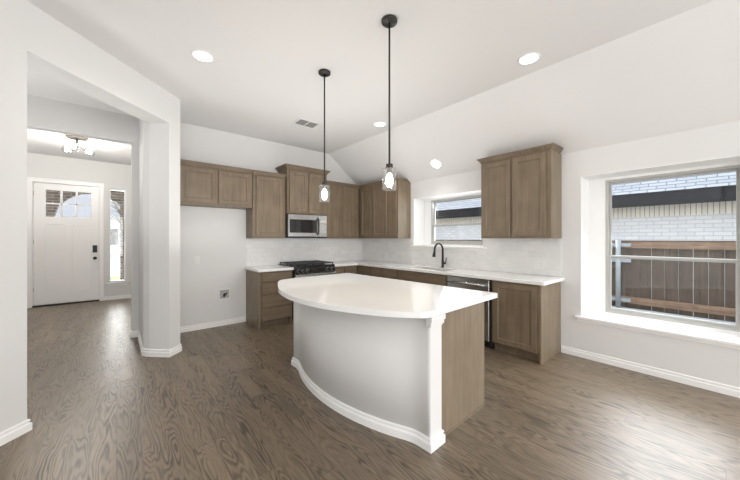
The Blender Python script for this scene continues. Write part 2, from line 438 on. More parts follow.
# back wall (gable shaped under the slope)
struct('wall_back', MB().prism([(.3, 0), (XR+.3, 0), (XR+.3, zslope(XR+.3)+.02), (XR, ZP+.03), (XB, ZC+.03), (.3, ZC+.03)], YB, YB+.12, 'XZ'), M_wall, label='white gable wall behind the range and fridge space', cat='wall')

# block between the fridge space and the hall, then the angled wall with its tall opening
struct('wall_angle_pier', MB().prism([(.600, YB+.02), (.600, 4.331), (.469, 4.2), (.295, 4.374), (.244, 4.45), (.244, YF+.02), (.30, YF+.02), (.30, YB+.02)], 0, ZC+.02), M_wall, label='white pier between the angled opening and the fridge space', cat='wall')
struct('wall_angle_left', MB().prism([(-.491, 3.242), (-.665, 3.416), (-4.0, .081), (-4.0, -.267)], 0, ZC+.02), M_wall, label='white angled wall at the left edge beside the hall opening', cat='wall')
struct('wall_angle_header', MB().prism([(.469, 4.2), (.295, 4.374), (-.665, 3.416), (-.491, 3.242)], ZH+.015, ZC+.02), M_wall, label='white header bridging the angled hall opening', cat='wall')
# foyer partition with a wide opening
struct('wall_foyer_partition', MB().grid([-4, -1.25, .161, 1.9], [0, ZH, ZC+.02], lambda x, z: -1.25 < x < .161 and z < ZH, YF, YF+.125, 'XZ'), M_wall, label='white partition with the wide opening into the foyer', cat='wall')
# front door wall
DX0, DX1, DZ = -1.277, -.295, 2.517
SX0, SX1, SZ0, SZ1 = -.128, .169, .39, 2.515
struct('wall_front', MB().grid([-4, DX0-.02, DX1+.02, SX0, SX1, 1.9], [0, SZ0, SZ1, DZ+.02, ZC+.02],
       lambda x, z: (DX0-.02 < x < DX1+.02 and z < DZ+.02) or (SX0 < x < SX1 and SZ0 < z < SZ1), YD, YD+.16, 'XZ'), M_wall, label='white foyer wall holding the front door and sidelight', cat='wall')
struct('wall_foyer_right', MB().box(1.7, 1.9, YF, 9.1, 0, ZC), M_wall)
struct('wall_foyer_left', MB().box(-2.9, -2.7, 1.2, 9.1, 0, ZC), M_wall)
# living area behind the camera: rear wall and left wall with window openings
struct('wall_rear', MB().grid([-4, -2.9, -1.0, -.7, 1.2, 1.5, 3.4, 4.4], [0, .45, 2.5, ZC+.02], lambda x, z: (-2.9 < x < -1 or -.7 < x < 1.2 or 1.5 < x < 3.4) and .45 < z < 2.5, -5.2, -5.0, 'XZ'), M_wall)
struct('wall_left', MB().grid([-5.2, -4.2, -1.0, 0.02], [0, .45, 2.5, ZC+.02], lambda y, z: -4.2 < y < -1 and .45 < z < 2.5, -3.8, -3.6, 'YZ'), M_wall)

# baseboards
BP = [(0, 0), (.018, 0), (.018, .050), (.013, .056), (.008, .058), (.008, .066), (.012, .070), (.012, .078), (.006, .084), (0, .085)]
def baseboard(name, path, label=None):
    return struct(name, MB().sweep(path, BP), M_trim, label=label, cat='baseboard')
baseboard('baseboard_right', [(XR, 1.296), (XR, -.94)], 'white baseboard under the large recessed window')
baseboard('baseboard_back', [(.618, YB), (1.645, YB)], 'white baseboard across the empty fridge space')
baseboard('baseboard_pier', [(.161, YF+.11), (.161, YF), (.244, YF), (.244, 4.45), (.295, 4.374), (.469, 4.2), (.600, 4.331), (.600, YB)], 'white baseboard wrapping the foot of the pier')
baseboard('baseboard_angle', [(-3.9, -.167), (-.491, 3.242), (-.665, 3.416), (-2.7, 1.381)], 'white baseboard of the angled wall at the left edge')
baseboard('baseboard_foyer', [(-2.69, YD), (DX0-.085, YD)])
baseboard('baseboard_front', [(DX1+.085, YD), (1.7, YD)], 'white baseboard under the foyer sidelight')

# backsplashes
struct('trim_backsplash_back', MB().box(1.655, XR-.008, YB-.008, YB, .915, 1.40), M_tile, label='glossy white subway tile behind the range', cat='tile')
struct('trim_backsplash_side', MB().grid([1.30, 2.30, 3.69, YB-.008], [.915, WO['sink'][2]-.03, 1.40], lambda y, z: 2.30 < y < 3.69 and z > WO['sink'][2]-.03, XR-.008, XR, 'YZ'), M_tileY, label='glossy white subway tile below the sink window', cat='tile')

# windows: stools, frames, panes
def stool(name, a, b, z, ho, label):
    m = MB()
    m.prism([(XR-.035, z), (XR-.04, z+.006), (XR-.04, z+.022), (XR-.034, z+.028), (XW+.001, z+.028), (XW+.001, z)], a-ho, b+ho, 'XZ')
    m.box(XR-.014, XR, a-ho*.5, b+ho*.5, z-.035, z)
    # narrower inside the recess
    return struct(name, m, M_trim, label=label, cat='window sill')
def stool2(name, nm, ho, label):
    a, b, z, _ = WO[nm]
    m = MB()
    m.box(XR-.04, XR, a-ho, b+ho, z-.004, z+.024, .005, 2)
    m.box(XR-.001, XW, a+.001, b-.001, z+.002, z+.024)
    m.box(XR-.012, XR, a-ho*.6, b+ho*.6, z-.035, z-.004)
    return struct(name, m, M_trim, label=label, cat='window sill')
stool2('trim_sill_sink', 'sink', .05, 'white sill under the sink window')
stool2('trim_sill_dining', 'dining', .05, 'deep white sill under the large window')
def window(name, nm, zr, label):
    a, b, z0, z1 = WF[nm]
    x0 = XW+.006
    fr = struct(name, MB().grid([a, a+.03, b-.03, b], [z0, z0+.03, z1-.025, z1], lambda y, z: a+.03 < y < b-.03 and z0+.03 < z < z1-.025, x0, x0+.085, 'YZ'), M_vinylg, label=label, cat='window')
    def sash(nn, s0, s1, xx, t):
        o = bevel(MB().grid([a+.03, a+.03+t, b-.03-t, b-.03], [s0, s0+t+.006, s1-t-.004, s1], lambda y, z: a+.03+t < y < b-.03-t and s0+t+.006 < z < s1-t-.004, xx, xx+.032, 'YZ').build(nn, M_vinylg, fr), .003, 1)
        return o
    sash('upper_sash', zr-.016, z1-.025, x0+.045, .018)
    sash('lower_sash', z0+.03, zr+.022, x0+.008, .022)
    MB().box(x0+.058, x0+.062, a+.04, b-.04, zr, z1-.03).build('upper_pane', M_glass, fr)
    MB().box(x0+.022, x0+.026, a+.04, b-.04, z0+.04, zr).build('lower_pane', M_glass, fr)
    return fr
window('window_1', 'dining', 1.165, 'large single-hung window looking onto the fence and neighbouring roof')
window('window_2', 'sink', 1.615, 'small single-hung window above the black faucet')

# front door
def front_door():
    y0 = YD+.05
    LX = [-1.112, -.425]; LZ = [1.835, 2.385]
    xs = [DX0, LX[0], LX[1], DX1]
    d = MB(); d.grid(xs, [.03, LZ[0], LZ[1], DZ], lambda x, z: LX[0] < x < LX[1] and LZ[0] < z < LZ[1], y0, y0+.045, 'XZ')
    door = struct('door_1', d, M_trim, label='white craftsman front door with six small glass lites', cat='door')
    # applied stiles and rails leave two long recessed panels
    f = MB()
    px = [(-1.112, -.83), (-.715, -.425)]
    pz = (.27, 1.67)
    f.grid([DX0, px[0][0], px[0][1], px[1][0], px[1][1], DX1], [.03, pz[0], pz[1], LZ[0], LZ[1], DZ],
           lambda x, z: (any(p[0] < x < p[1] for p in px) and pz[0] < z < pz[1]) or (LX[0] < x < LX[1] and LZ[0] < z < LZ[1]), y0-.014, y0, 'XZ')
    bevel(f.build('door_frame_face', M_trim, door), .004, 1)
    w = (LX[1]-LX[0])/3
    g = MB()
    for i in (1, 2): g.box(LX[0]+w*i-.016, LX[0]+w*i+.016, y0-.01, y0+.05, LZ[0], LZ[1])
    g.box(LX[0], LX[1], y0-.01, y0+.05, (LZ[0]+LZ[1])/2-.014, (LZ[0]+LZ[1])/2+.014)
    g.build('muntin_grid', M_trim, door)
    MB().box(LX[0], LX[1], y0+.02, y0+.024, LZ[0], LZ[1]).build('pane', M_glass, door)
    MB().box(-.40, -.325, y0-.045, y0-.012, 1.075, 1.235, .008, 2).build('deadbolt_keypad', M_matblack, door)
    h = MB(); h.lathe([(0, 0), (.034, 0), (.034, -.012), (.015, -.016), (.012, -.05), (0, -.05)], (-.362, y0-.012, .95), 18, True, 'Y')
    h.lathe([(.012, -.045), (.026, -.052), (.030, -.066), (.024, -.080), (0, -.084)], (-.362, y0-.012, .95), 18, True, 'Y')
    h.build('door_handle', M_matblack, door)
    for z in (.3, 1.27, 2.25): MB().box(DX0-.012, DX0+.004, y0-.02, y0-.005, z, z+.09).build('hinge', M_steel2, door)
    struct('trim_threshold', MB().box(DX0-.02, DX1+.02, YD-.01, YD+.16, 0, .028), M_darkmetal, label='dark threshold under the front door', cat='threshold')
    cs = MB()
    x0, x1, zt = DX0-.02, DX1+.02, DZ+.02
    cs.grid([x0-.062, x0+.01, x1-.01, x1+.062], [0, zt-.01, zt+.07], lambda x, z: x0+.01 < x < x1-.01 and z < zt-.01, YD-.018, YD, 'XZ')
    cs.grid([x0, x0+.018, x1-.018, x1], [0, zt-.018, zt], lambda x, z: x0+.018 < x < x1-.018 and z < zt-.018, YD, YD+.16, 'XZ')
    bevel(struct('trim_door_casing', cs, M_trim, label='white casing around the front door', cat='trim'), .004, 1)
front_door()
def sidelight():
    f = struct('window_3', MB().grid([SX0, SX0+.028, SX1-.028, SX1], [SZ0, SZ0+.03, SZ1-.03, SZ1], lambda x, z: SX0+.028 < x < SX1-.028 and SZ0+.03 < z < SZ1-.03, YD+.05, YD+.12, 'XZ'), M_vinyl, label='narrow sidelight window beside the front door', cat='window')
    MB().box(SX0+.02, SX1-.02, YD+.08, YD+.085, SZ0+.02, SZ1-.02).build('pane', M_glass, f)
    s = MB(); s.box(SX0-.05, SX1+.05, YD-.035, YD, SZ0-.03, SZ0-.004, .004, 1); s.box(SX0, SX1, YD-.001, YD+.05, SZ0-.02, SZ0); s.box(SX0-.03, SX1+.03, YD-.012, YD, SZ0-.075, SZ0-.03)
    struct('trim_sill_sidelight', s, M_trim, label='white sill under the foyer sidelight', cat='window sill')
sidelight()

# ------------------------------------------------------------------ cabinets (local: x along the run, front towards -y, wall at y=0)
def face_frame(m, w, z0, z1, yf, xs=(), zs=(), st=.038):
    """rails and stiles of a cabinet front as one mesh, 19 mm thick, front at yf"""
    m.box(0, w, yf, yf+.019, z0, z1)
GAP = .0015
def upper_cab(loc, rz, w, z0, z1, depth, doors, label, group=None, left=.02, right=.02, crown=None, mid=.006, rail_t=.02, rail_b=.03, end=None):
    t = thing('wall_cabinet', label, 'cabinet', (loc[0], loc[1], z0), rz, group)
    H = z1-z0
    w0, w1 = GAP, w-GAP
    MB().box(w0, w1, -depth+.0, -.003, 0, H, .0015).build('body', M_wood, t)
    yf = -depth-.0205
    inner = w-left-right; dw = (inner-mid*(doors-1))/doors
    for i in range(doors):
        x0 = left+i*(dw+mid)
        MB().shaker(x0, x0+dw, rail_b, H-rail_t, yf).build('door', M_wood, t)
    if crown:
        ol, orr, cz, op = crown      # left/right overhang flags, height, projection
        m = MB(); rings = []
        back = -.045 if orr and rz != 0 else -.004
        for o, z in ((0, H), (.006, H+.001), (.006, H+cz*.18), (op*.35, H+cz*.36), (op*.7, H+cz*.72), (op*.72, H+cz*.80), (op, H+cz*.82), (op, H+cz)):
            a = w0-(o if ol else 0); b = w1+(o if orr else 0)
            rings.append([m.bm.verts.new(p) for p in ((a, back, z), (a, -depth-o, z), (b, -depth-o, z), (b, back, z))])
        for p, q in zip(rings, rings[1:]):
            for k in range(4): m.face((p[k], p[(k+1) % 4], q[(k+1) % 4], q[k]))
        m.face(rings[0]); m.face(rings[-1])
        m.build('crown_moulding', M_wood, t)
    if end: MB().box(w1-.0005, w1+.006, -depth-.001, -.003, 0, H).build('end_panel', M_woodend, t)
    return t
UB = 1.385      # underside of the wall cabinets
UT = 2.405
CW = (0, 0, .062, .045)
GB = 'wall cabinets along the range wall'
# over the fridge: wide and short
upper_cab((.625, YB), 0, 1.02, 1.865, UT, .33, 2, 'short two-door brown wall cabinet above the empty fridge space', GB, .04, .03, CW, mid=.03)
upper_cab((1.65, YB), 0, .552, UB, UT, .33, 1, 'tall single-door brown wall cabinet between fridge space and microwave', GB, .052, .05, CW)
upper_cab((2.205, YB), 0, .785, 1.812, 2.56, .385, 2, 'raised two-door brown cabinet with crown directly above the microwave', GB, .04, .04, (1, 1, .075, .055), mid=.03)
upper_cab((2.995, YB), 0, .795, UB, UT, .33, 2, 'two-door brown wall cabinet right of the microwave running into the corner', GB, .02, .05, CW, mid=.012)
GR = 'wall cabinets left of the sink window'
upper_cab((XR, YB-.006), R(-90), .715, UB, UT, .33, 1, 'brown corner wall cabinet with one visible door on the window wall', GR, .375, .03, CW)
upper_cab((XR, YB-.7235), R(-90), .692, UB, UT, .33, 2, 'two-door brown wall cabinet with pale end, beside the sink window', GR, .02, .02, CW, mid=.012, end=True)
upper_cab((XR, 2.165), R(-90), .868, UB, UT, .33, 2, 'large two-door brown wall cabinet hanging right of the sink window', None, .028, .052, (1, 1, .06, .045), mid=.03, end=True)

def base_cab(loc, rz, w, label, fronts, group=None, depth=.60, endl=False, endr=False, right=.02, left=.02, ztop=.873, toes=True, feet=False, extra_depth=0):
    """fronts: list of (kind, x0, x1, z0, z1)"""
    t = thing('base_cabinet', label, 'cabinet', (loc[0], loc[1], 0), rz, group)
    m = MB()
    m.prism([(-.003, .0), (-depth+.075, .0), (-depth+.075, .105), (-depth, .105), (-depth, ztop), (-.003, ztop)], GAP, w-GAP, 'YZ')
    m.build('body', M_wood, t)
    for kd, x0, x1, z0, z1 in fronts:
        if kd == 'door': MB().shaker(x0, x1, z0, z1, -depth-.0205).build('door', M_wood, t)
        else: MB().box(x0, x1, -depth-.0205, -depth-.001, z0, z1, .003).build('drawer' if kd == 'drawer' else 'false_front', M_woodh, t)
    if endl: MB().box(0, .018, -depth-.001, -.003, 0, ztop).build('end_panel', M_woodend, t)
    if endr: MB().box(w-.018, w, -depth-.001, -.003, 0, ztop).build('end_panel', M_woodend, t)
    return t
# back wall: four-drawer base
t = base_cab((1.652, YB), 0, .548, 'brown four-drawer base cabinet left of the range', [('drawer', .045, .525, .715, .850), ('drawer', .045, .525, .527, .692), ('drawer', .045, .525, .322, .500), ('drawer', .045, .525, .122, .296)], endl=True)
MB().box(.515, .546, -.6, -.53, 0, .106).build('foot', M_wood, t)
base_cab((3.006, YB), 0, .207, 'narrow brown base cabinet touching the right side of the range', [('drawer', .012, .195, .72, .855), ('door', .012, .195, .12, .695)], 'base cabinets in the far corner')
base_cab((3.215, YB), 0, .322, 'brown base cabinet filling the inner corner on the range wall', [('drawer', .012, .29, .72, .855), ('door', .012, .29, .12, .695)], 'base cabinets in the far corner')
# right wall runs
def rb(y1, y0): return (XR, y1), R(-90), y1-y0
base_cab(*rb(YB-.006, 3.857), 'brown corner base cabinet on the sink wall', [('drawer', .66, 1.0, .72, .855), ('drawer', 1.012, 1.298, .72, .855), ('door', .66, 1.0, .12, .695), ('door', 1.012, 1.298, .12, .695)], 'base cabinets in the far corner')
base_cab(*rb(3.855, 3.487), 'narrow brown base cabinet left of the sink base', [('drawer', .012, .356, .72, .855), ('door', .012, .356, .12, .695)])
base_cab(*rb(3.485, 2.522), 'wide brown sink base cabinet beneath the faucet', [('false', .012, .94, .72, .855), ('door', .012, .47, .12, .695), ('door', .482, .94, .12, .695)])
t = base_cab(*rb(1.872, 1.302), 'brown single-door base cabinet at the right end of the counter', [('door', .03, .525, .118, .848)], endr=True)

# ------------------------------------------------------------------ countertops
CT0, CT1 = .874, .914
SK = (3.64, 3.98, 2.62, 3.32)   # sink cut-out
xs = [2.995, 3.515, SK[0], SK[1], XR-.002]; ys = [1.262, SK[2], SK[3], 4.527, YB-.0085]
ct = MB().grid(xs, ys, lambda x, y: (x < 3.515 and y < 4.527) or (SK[0] < x < SK[1] and SK[2] < y < SK[3]), CT0, CT1, 'XY').build('countertop', M_quartz)
bevel(ct, .004, 2); tag(ct, 'white quartz countertop wrapping the corner and surrounding the sink', 'countertop')
ct = MB().box(1.625, 2.203, 4.527, YB-.0085, CT0, CT1, .004, 2).build('countertop', M_quartz)
tag(ct, 'short white countertop on the four-drawer cabinet left of the range', 'countertop')

# sink and faucet
s = thing('kitchen_sink', 'undermount stainless sink set in the white counter below the window', 'sink', (3.81, 2.97, .68))
m = MB()
def ring(x0, x1, y0, y1, z): return [m.bm.verts.new(p) for p in ((x0-3.81, y0-2.97, z-.68), (x1-3.81, y0-2.97, z-.68), (x1-3.81, y1-2.97, z-.68), (x0-3.81, y1-2.97, z-.68))]
a = ring(SK[0]-.02, SK[1]+.02, SK[2]-.02, SK[3]+.02, .872); b = ring(SK[0]+.001, SK[1]-.001, SK[2]+.001, SK[3]-.001, .872)
c_ = ring(SK[0]+.008, SK[1]-.008, SK[2]+.008, SK[3]-.008, .70); d = ring(SK[0]+.03, SK[1]-.03, SK[2]+.03, SK[3]-.03, .685)
for p, q in ((a, b), (b, c_), (c_, d)):
    for k in range(4): m.face((p[k], p[(k+1) % 4], q[(k+1) % 4], q[k]))
m.face(d)
m.build('basin', M_steel, s)
MB().lathe([(.045, .008), (.04, .012), (.02, .008), (0, .008)], (0, 0, 0), 20).build('drain', M_steel2, s)
f = thing('kitchen_faucet', 'matte black gooseneck pull-down faucet standing behind the sink', 'faucet', (4.045, 2.965, CT1))
MB().lathe([(0, 0), (.028, 0), (.028, .006), (.021, .012), (.022, .10), (.0185, .12)], (0, 0, 0), 20).build('base', M_matblack, f)
pts = [(0, 0, .10), (0, 0, .285)]
for k in range(1, 13):
    an = PI*k/12; pts.append((-.105+.105*math.cos(an), 0, .285+.105*math.sin(an)))
pts += [(-.214, 0, .26)]
MB().tube(pts, [.018]+[.015]*(len(pts)-1), 12).build('gooseneck', M_matblack, f)
MB().tube([(-.212, 0, .27), (-.218, 0, .24), (-.228, 0, .185), (-.229, 0, .18)], [.017, .020, .027, .025], 14).build('spray_head', M_matblack, f)
h = MB(); h.tube([(0, -.012, .072), (0, -.055, .072)], .016, 12); h.tube([(0, -.05, .072), (0, -.062, .10), (.004, -.066, .165)], [.009, .008, .0065], 8)
h.build('lever_handle', M_matblack, f)

# ------------------------------------------------------------------ appliances
# range
rg = thing('gas_range', 'stainless and black slide-in gas range between the base cabinets', 'range', (2.2075, YB-.012, 0))
W = .78
MB().box(.0, W, -.600, -.0, .03, .895, .002).build('body', M_black, rg)
for x in (.05, W-.05):
    for y in (-.55, -.06): MB().lathe([(0, 0), (.018, 0), (.018, .03), (0, .03)], (x, y, 0), 12).build('foot', M_black, rg)
MB().box(.002, W-.002, -.655, -.602, .035, .185, .004).build('storage_drawer', M_steel, rg)
dr = MB().box(.002, W-.002, -.665, -.602, .195, .765, .005).build('oven_door', M_steel, rg)
MB().box(.09, W-.09, -.668, -.664, .30, .66, .001).build('window', M_bglass, dr)
hd = MB(); hd.tube([(.06, -.715, .725), (W-.06, -.715, .725)], .012, 12)
for x in (.09, W-.09): hd.tube([(x, -.66, .725), (x, -.715, .725)], .009, 8)
hd.build('door_handle', M_steel, dr)
cp = MB().prism([(-.602, .800), (-.664, .800), (-.640, .905), (-.602, .912)], .0, W, 'YZ').build('control_panel', M_black, rg)
for x in (.065, .150, .232, W-.155, W-.065):
    k = MB(); k.lathe([(0, -.030), (.021, -.029), (.024, -.006), (.024, 0), (0, 0)], (x, -.655, .848), 18, True, 'Y')
    k.build('knob', M_black, cp)
    MB().lathe([(.0245, -.007), (.031, -.006), (.031, .002), (.0245, .002)], (x, -.655, .848), 18, True, 'Y').build('bezel', M_bezel, cp)
MB().prism([(-.603, .772), (-.672, .766), (-.690, .776), (-.688, .786), (-.664, .799), (-.603, .799)], .0, W, 'YZ').build('trim_strip', M_steel, rg)
MB().box(.285, W-.235, -.662, -.640, .815, .882, .002).build('display', M_bglass, cp)
MB().box(.0, W, -.640, -.003, .8955, .924, .004).build('cooktop', M_black, rg)
for x, y, r_ in ((.17, -.47, .045), (.17, -.17, .038), (.39, -.32, .05), (.61, -.47, .05), (.61, -.17, .036)):
    MB().lathe([(r_, 0), (r_, .008), (r_*.7, .012), (r_*.7, .020), (0, .021)], (x, y, .924), 20).build('burner', M_grate, rg)
for i in range(3):
    g = MB(); x0, x1 = .018+i*.25, .018+i*.25+.244
    for y in (-.618, -.33, -.035): g.box(x0, x1, y-.006, y+.006, .948, .962, .001)
    for x in (x0+.006, (x0+x1)/2, x1-.006): g.box(x-.006, x+.006, -.62, -.03, .950, .964, .001)
    for y in (-.54, -.41, -.25, -.12): g.box(x0+.02, x1-.02, y-.005, y+.005, .951, .963, .001)
    for x in (x0+.008, x1-.008):
        for y in (-.61, -.33, -.04): g.box(x-.007, x+.007, y-.007, y+.007, .924, .95)
    g.build('grate', M_grate, rg)
# microwave
mw = thing('microwave_oven', 'stainless over-the-range microwave with black glass door', 'microwave', (2.207, YB-.006, 1.398))
MB().box(0, W, -.375, 0, 0, .410, .002).build('body', M_black, mw)
dr = MB().box(.012, .605, -.400, -.376, .018, .402, .004).build('door', M_steel, mw)
MB().box(.035, .545, -.404, -.3995, .085, .315, .002).build('window', M_bglass, dr)
hd = MB(); pts = [(.575, -.402, .05), (.575, -.430, .085), (.575, -.440, .20), (.575, -.430, .315), (.575, -.402, .350)]
hd.tube(pts, .013, 10); hd.build('handle', M_darkmetal, dr)
cp = MB().box(.608, W-.004, -.400, -.376, .018, .402, .004).build('control_panel', M_steel, mw)
MB().box(.628, .752, -.4025, -.3995, .265, .325, .001).build('display', M_vinylg, cp)
k = MB()
for i in range(3):
    for j in range(5): k.box(.632+i*.042, .660+i*.042, -.402, -.3995, .095+j*.031, .113+j*.031)
k.build('keypad', M_vinylg, cp)
MB().box(.03, W-.03, -.33, -.02, -.008, 0).build('vent_grille', M_slot, mw)
# dishwasher
dw = thing('dishwasher', 'stainless dishwasher with bar handle under the counter', 'dishwasher', (XR-.01, 2.518, 0), R(-90))
MB().box(.003, .622, -.565, -.02, .03, .868).build('body', M_black, dw)
d = MB().box(.010, .622, -.612, -.566, .105, .862, .004).build('door', M_steel, dw)
MB().box(.03, .60, -.6135, -.6115, .775, .778).build('panel_seam', M_slot, d)
hd = MB(); hd.tube([(.045, -.645, .795), (.585, -.645, .795)], .010, 10)
for x in (.06, .57): hd.tube([(x, -.61, .795), (x, -.645, .795)], .009, 8)
hd.build('handle', M_steel, d)
MB().box(.6225, .641, -.606, -.02, .03, .868).build('gap_shade_strip', M_matblack, dw)  # black filler added to draw the dark, shaded gap beside the door
MB().box(.010, .622, -.53, -.50, .0, .10).build('toe_kick', M_black, dw)

# ------------------------------------------------------------------ island
isl = thing('kitchen_island', 'white bowed kitchen island with quartz top and brown end panel', 'kitchen island', (1.545, 1.225, 0), R(2.5))
# white bowed front
arc = []
cy, hc, sg = .925, .775, .172
Rr = (hc*hc+sg*sg)/(2*sg)
for k in range(33):
    y = cy-hc+2*hc*k/32
    arc.append((.018-(math.sqrt(max(0, Rr*Rr-(y-cy)**2))-(Rr-sg)), y))
# straight ends flush with the pilasters, eased into the bow
xs_ = [(.018 if abs(y_-cy) >= hc else .018-(math.sqrt(max(0, Rr*Rr-(y_-cy)**2))-(Rr-sg)), y_) for y_ in [.016+1.818*k/72 for k in range(73)]]
sm = [v[0] for v in xs_]
for _ in range(5): sm = [sm[0]]+[(sm[i-1]+2*sm[i]+sm[i+1])/4 for i in range(1, len(sm)-1)]+[sm[-1]]
arc = [(sm[i], xs_[i][1]) for i in range(len(sm))]
m = MB()
A = [m.bm.verts.new((x, y, 0)) for x, y in arc]; B = [m.bm.verts.new((x, y, .872)) for x, y in arc]
for i in range(len(arc)-1): m.face((A[i], A[i+1], B[i+1], B[i]), True)
b0 = [m.bm.verts.new(p) for p in ((.0215, arc[-1][1], 0), (.0215, arc[0][1], 0), (.0215, arc[-1][1], .872), (.0215, arc[0][1], .872))]
m.face((A[-1], b0[0], b0[2], B[-1])); m.face((b0[0], b0[1], b0[3], b0[2])); m.face((b0[1], A[0], B[0], b0[3]))
m.face(B+[b0[2], b0[3]]); m.face(A+[b0[0], b0[1]])
m.build('bowed_panel', M_white, isl)
for y0, y1, sgn in ((.016, .15, 1), (1.70, 1.834, -1)):
    c = MB().box(.022, .145, y0, y1, 0, .873).build('column', M_white, isl)
    cap = MB()
    q = [(.018, y1), (.018, y0), (.145, y0), (.145, y1)] if sgn > 0 else [(.018, y1), (.018, y0), (.145, y0), (.145, y1)]
    ctr = ((.018+.145)/2, (y0+y1)/2)
    for dz, e0 in (((.800, .812), .006), ((.812, .838), .013), ((.838, .8735), .020)):
        cap.box(.012-e0*.25, .145+e0, y0-e0 if sgn > 0 else y1-.03, y0+.03 if sgn > 0 else y1+e0, dz[0], dz[1], .002)
    cap.build('capital', M_white, c)
MB().box(.1505, .785, .055, 1.80, .0, .872).build('cabinet_body', M_woodend, isl)
MB().box(.135, .80, .040, .0545, .0, .872).build('end_panel', M_woodend, isl)
MB().box(.15, .785, 1.8005, 1.815, .0, .872).build('end_panel', M_woodend, isl)
for i in range(3):
    x = .786
    y0 = .08+i*.575
    d = MB().shaker(0, .555, .12, .845, 0)
    o = d.build('door', M_wood, isl); o.location = (x+.0205, y0, 0); o.rotation_euler = (0, 0, R(90))
path = [(.145, 1.834)] + arc[::-1] + [(.145, .016), (.145, .04)]
path = [(.150, 1.834)] + path[1:]
m = MB(); m.sweep(path, BP); m.build('baseboard', M_trim, isl)
MB().box(.147, .80, .034, .040, .0, .012).build('shoe_moulding', M_woodend, isl)
# countertop outline from its measured curve
key = [(.965, .003), (.035, .003), (.012, .004), (-.010, .009), (-.045, .026), (-.072, .052), (-.155, .150), (-.235, .290), (-.302, .450), (-.359, .620), (-.393, .790), (-.407, .960), (-.399, 1.120), (-.372, 1.290), (-.328, 1.460), (-.265, 1.620), (-.186, 1.790), (-.135, 1.890), (-.085, 1.975), (-.040, 2.025), (.010, 2.055), (.070, 2.068), (.12, 2.070), (.965, 2.070)]
out = []
for i in range(len(key)):
    if i < 2 or i >= len(key)-3: out.append(key[i]); continue
    p0, p1, p2, p3 = key[i-1], key[i], key[i+1], key[min(i+2, len(key)-1)]
    for k in range(3):
        s_ = k/3
        out.append(tuple(.5*((2*p1[j])+(-p0[j]+p2[j])*s_+(2*p0[j]-5*p1[j]+4*p2[j]-p3[j])*s_*s_+(-p0[j]+3*p1[j]-3*p2[j]+p3[j])*s_**3) for j in (0, 1)))
m = MB(); m.prism(out, CT0, CT1)
bmesh.ops.dissolve_limit(m.bm, angle_limit=R(.5), verts=m.bm.verts, edges=m.bm.edges, use_dissolve_boundaries=False)
for f_ in m.bm.faces:
    if abs(f_.normal.z) < .5: f_.smooth = False
o = m.build('countertop', M_quartz, isl); bevel(o, .005, 2, 50)

# ------------------------------------------------------------------ lights
def pendant(x, y, label):
    p = thing('pendant_light', label, 'pendant light', (x, y, ZC), 0, 'pendant lights over the island')
    cn = MB().lathe([(0, 0), (.062, 0), (.062, -.018), (.057, -.024), (0, -.026)], (0, 0, -.0005), 28).build('canopy', M_darkmetal, p)
    for a in (0, PI): MB().lathe([(0, -.031), (.006, -.030), (.006, -.024), (0, -.024)], (.035*math.cos(a+.6), .035*math.sin(a+.6), 0), 10).build('screw', M_matblack, cn)
    MB().tube([(0, 0, -.02), (0, 0, -1.135)], .0075, 10).build('rod', M_darkmetal, p)
    MB().lathe([(0, -1.128), (.026, -1.128), (.027, -1.132), (.027, -1.160), (.020, -1.164), (.020, -1.20), (0, -1.20)], (0, 0, 0), 24).build('socket_cap', M_darkmetal, p)
    MB().lathe([(.024, -1.1605), (.053, -1.161), (.055, -1.165), (.055, -1.330), (.052, -1.330), (.052, -1.166), (.024, -1.1635)], (0, 0, 0), 32).build('glass_shade', M_shade, p)
    MB().lathe([(0, -1.196), (.012, -1.20), (.017, -1.214), (.027, -1.238), (.030, -1.260), (.026, -1.284), (.014, -1.305), (0, -1.310)], (0, 0, 0), 20).build('bulb', M_bulb, p)
    lamp('pendant_glow', 'POINT', (0, 0, -1.345), 6.5, (1, .86, .66), radius=.03, parent=p)
pendant(1.633, 1.70, 'nearer glass cylinder pendant hanging over the near half of the island')
pendant(1.633, 2.66, 'farther glass cylinder pendant, hanging in front of the microwave cabinet')
def downlight(x, y, label, z=ZC, tilt=0):
    p = thing('recessed_light', label, 'recessed light', (x, y, z-.0008), 0, 'recessed ceiling lights')
    p.rotation_euler = (0, tilt, 0)
    MB().lathe([(.078, 0), (.098, 0), (.097, -.005), (.080, -.008), (.078, -.004), (.078, 0)], (0, 0, 0), 36).build('trim_ring', M_trim, p)
    MB().lathe([(0, -.004), (.0775, -.004), (.0775, 0), (0, 0)], (0, 0, 0), 36).build('lens', M_led, p)
    lamp('recessed_glow', 'AREA', (0, 0, -.012), 4.2, (1, .965, .92), size=.15, parent=p, spread=R(150))
downlight(.62, 3.161, 'recessed light nearest the angled white wall')
downlight(2.995, 1.208, 'recessed light highest on the right, above the large wall cabinet')
downlight(3.009, 3.335, 'recessed light just left of the nearer pendant rod')
downlight(3.929, 3.010, 'recessed light on the sloped ceiling above the sink window', zslope(3.929), math.atan(SL))
v = thing('ceiling_vent', 'small white louvred air vent in the flat ceiling above the fridge cabinets', 'vent', (2.16, 4.02, ZC))
MB().grid([-.18, -.15, -.007, .007, .15, .18], [-.135, -.108, .108, .135], lambda x, y: .007 < abs(x) < .15 and abs(y) < .108, -.010, -.001, 'XY').build('frame', M_plastic, v)
for s_ in (-1, 1):
    l = MB()
    for k in range(7):
        y = -.093+k*.031
        l.prism([(y-.012, -.0085), (y-.010, -.0095), (y+.010, -.003), (y+.008, -.002)], s_*.008, s_*.149, 'YZ')
    l.build('louvres', M_plastic, v)
MB().box(-.15, .15, -.108, .108, -.0015, -.0008).build('backing', plain('vent_shadow', (.22, .215, .21), .8), v)

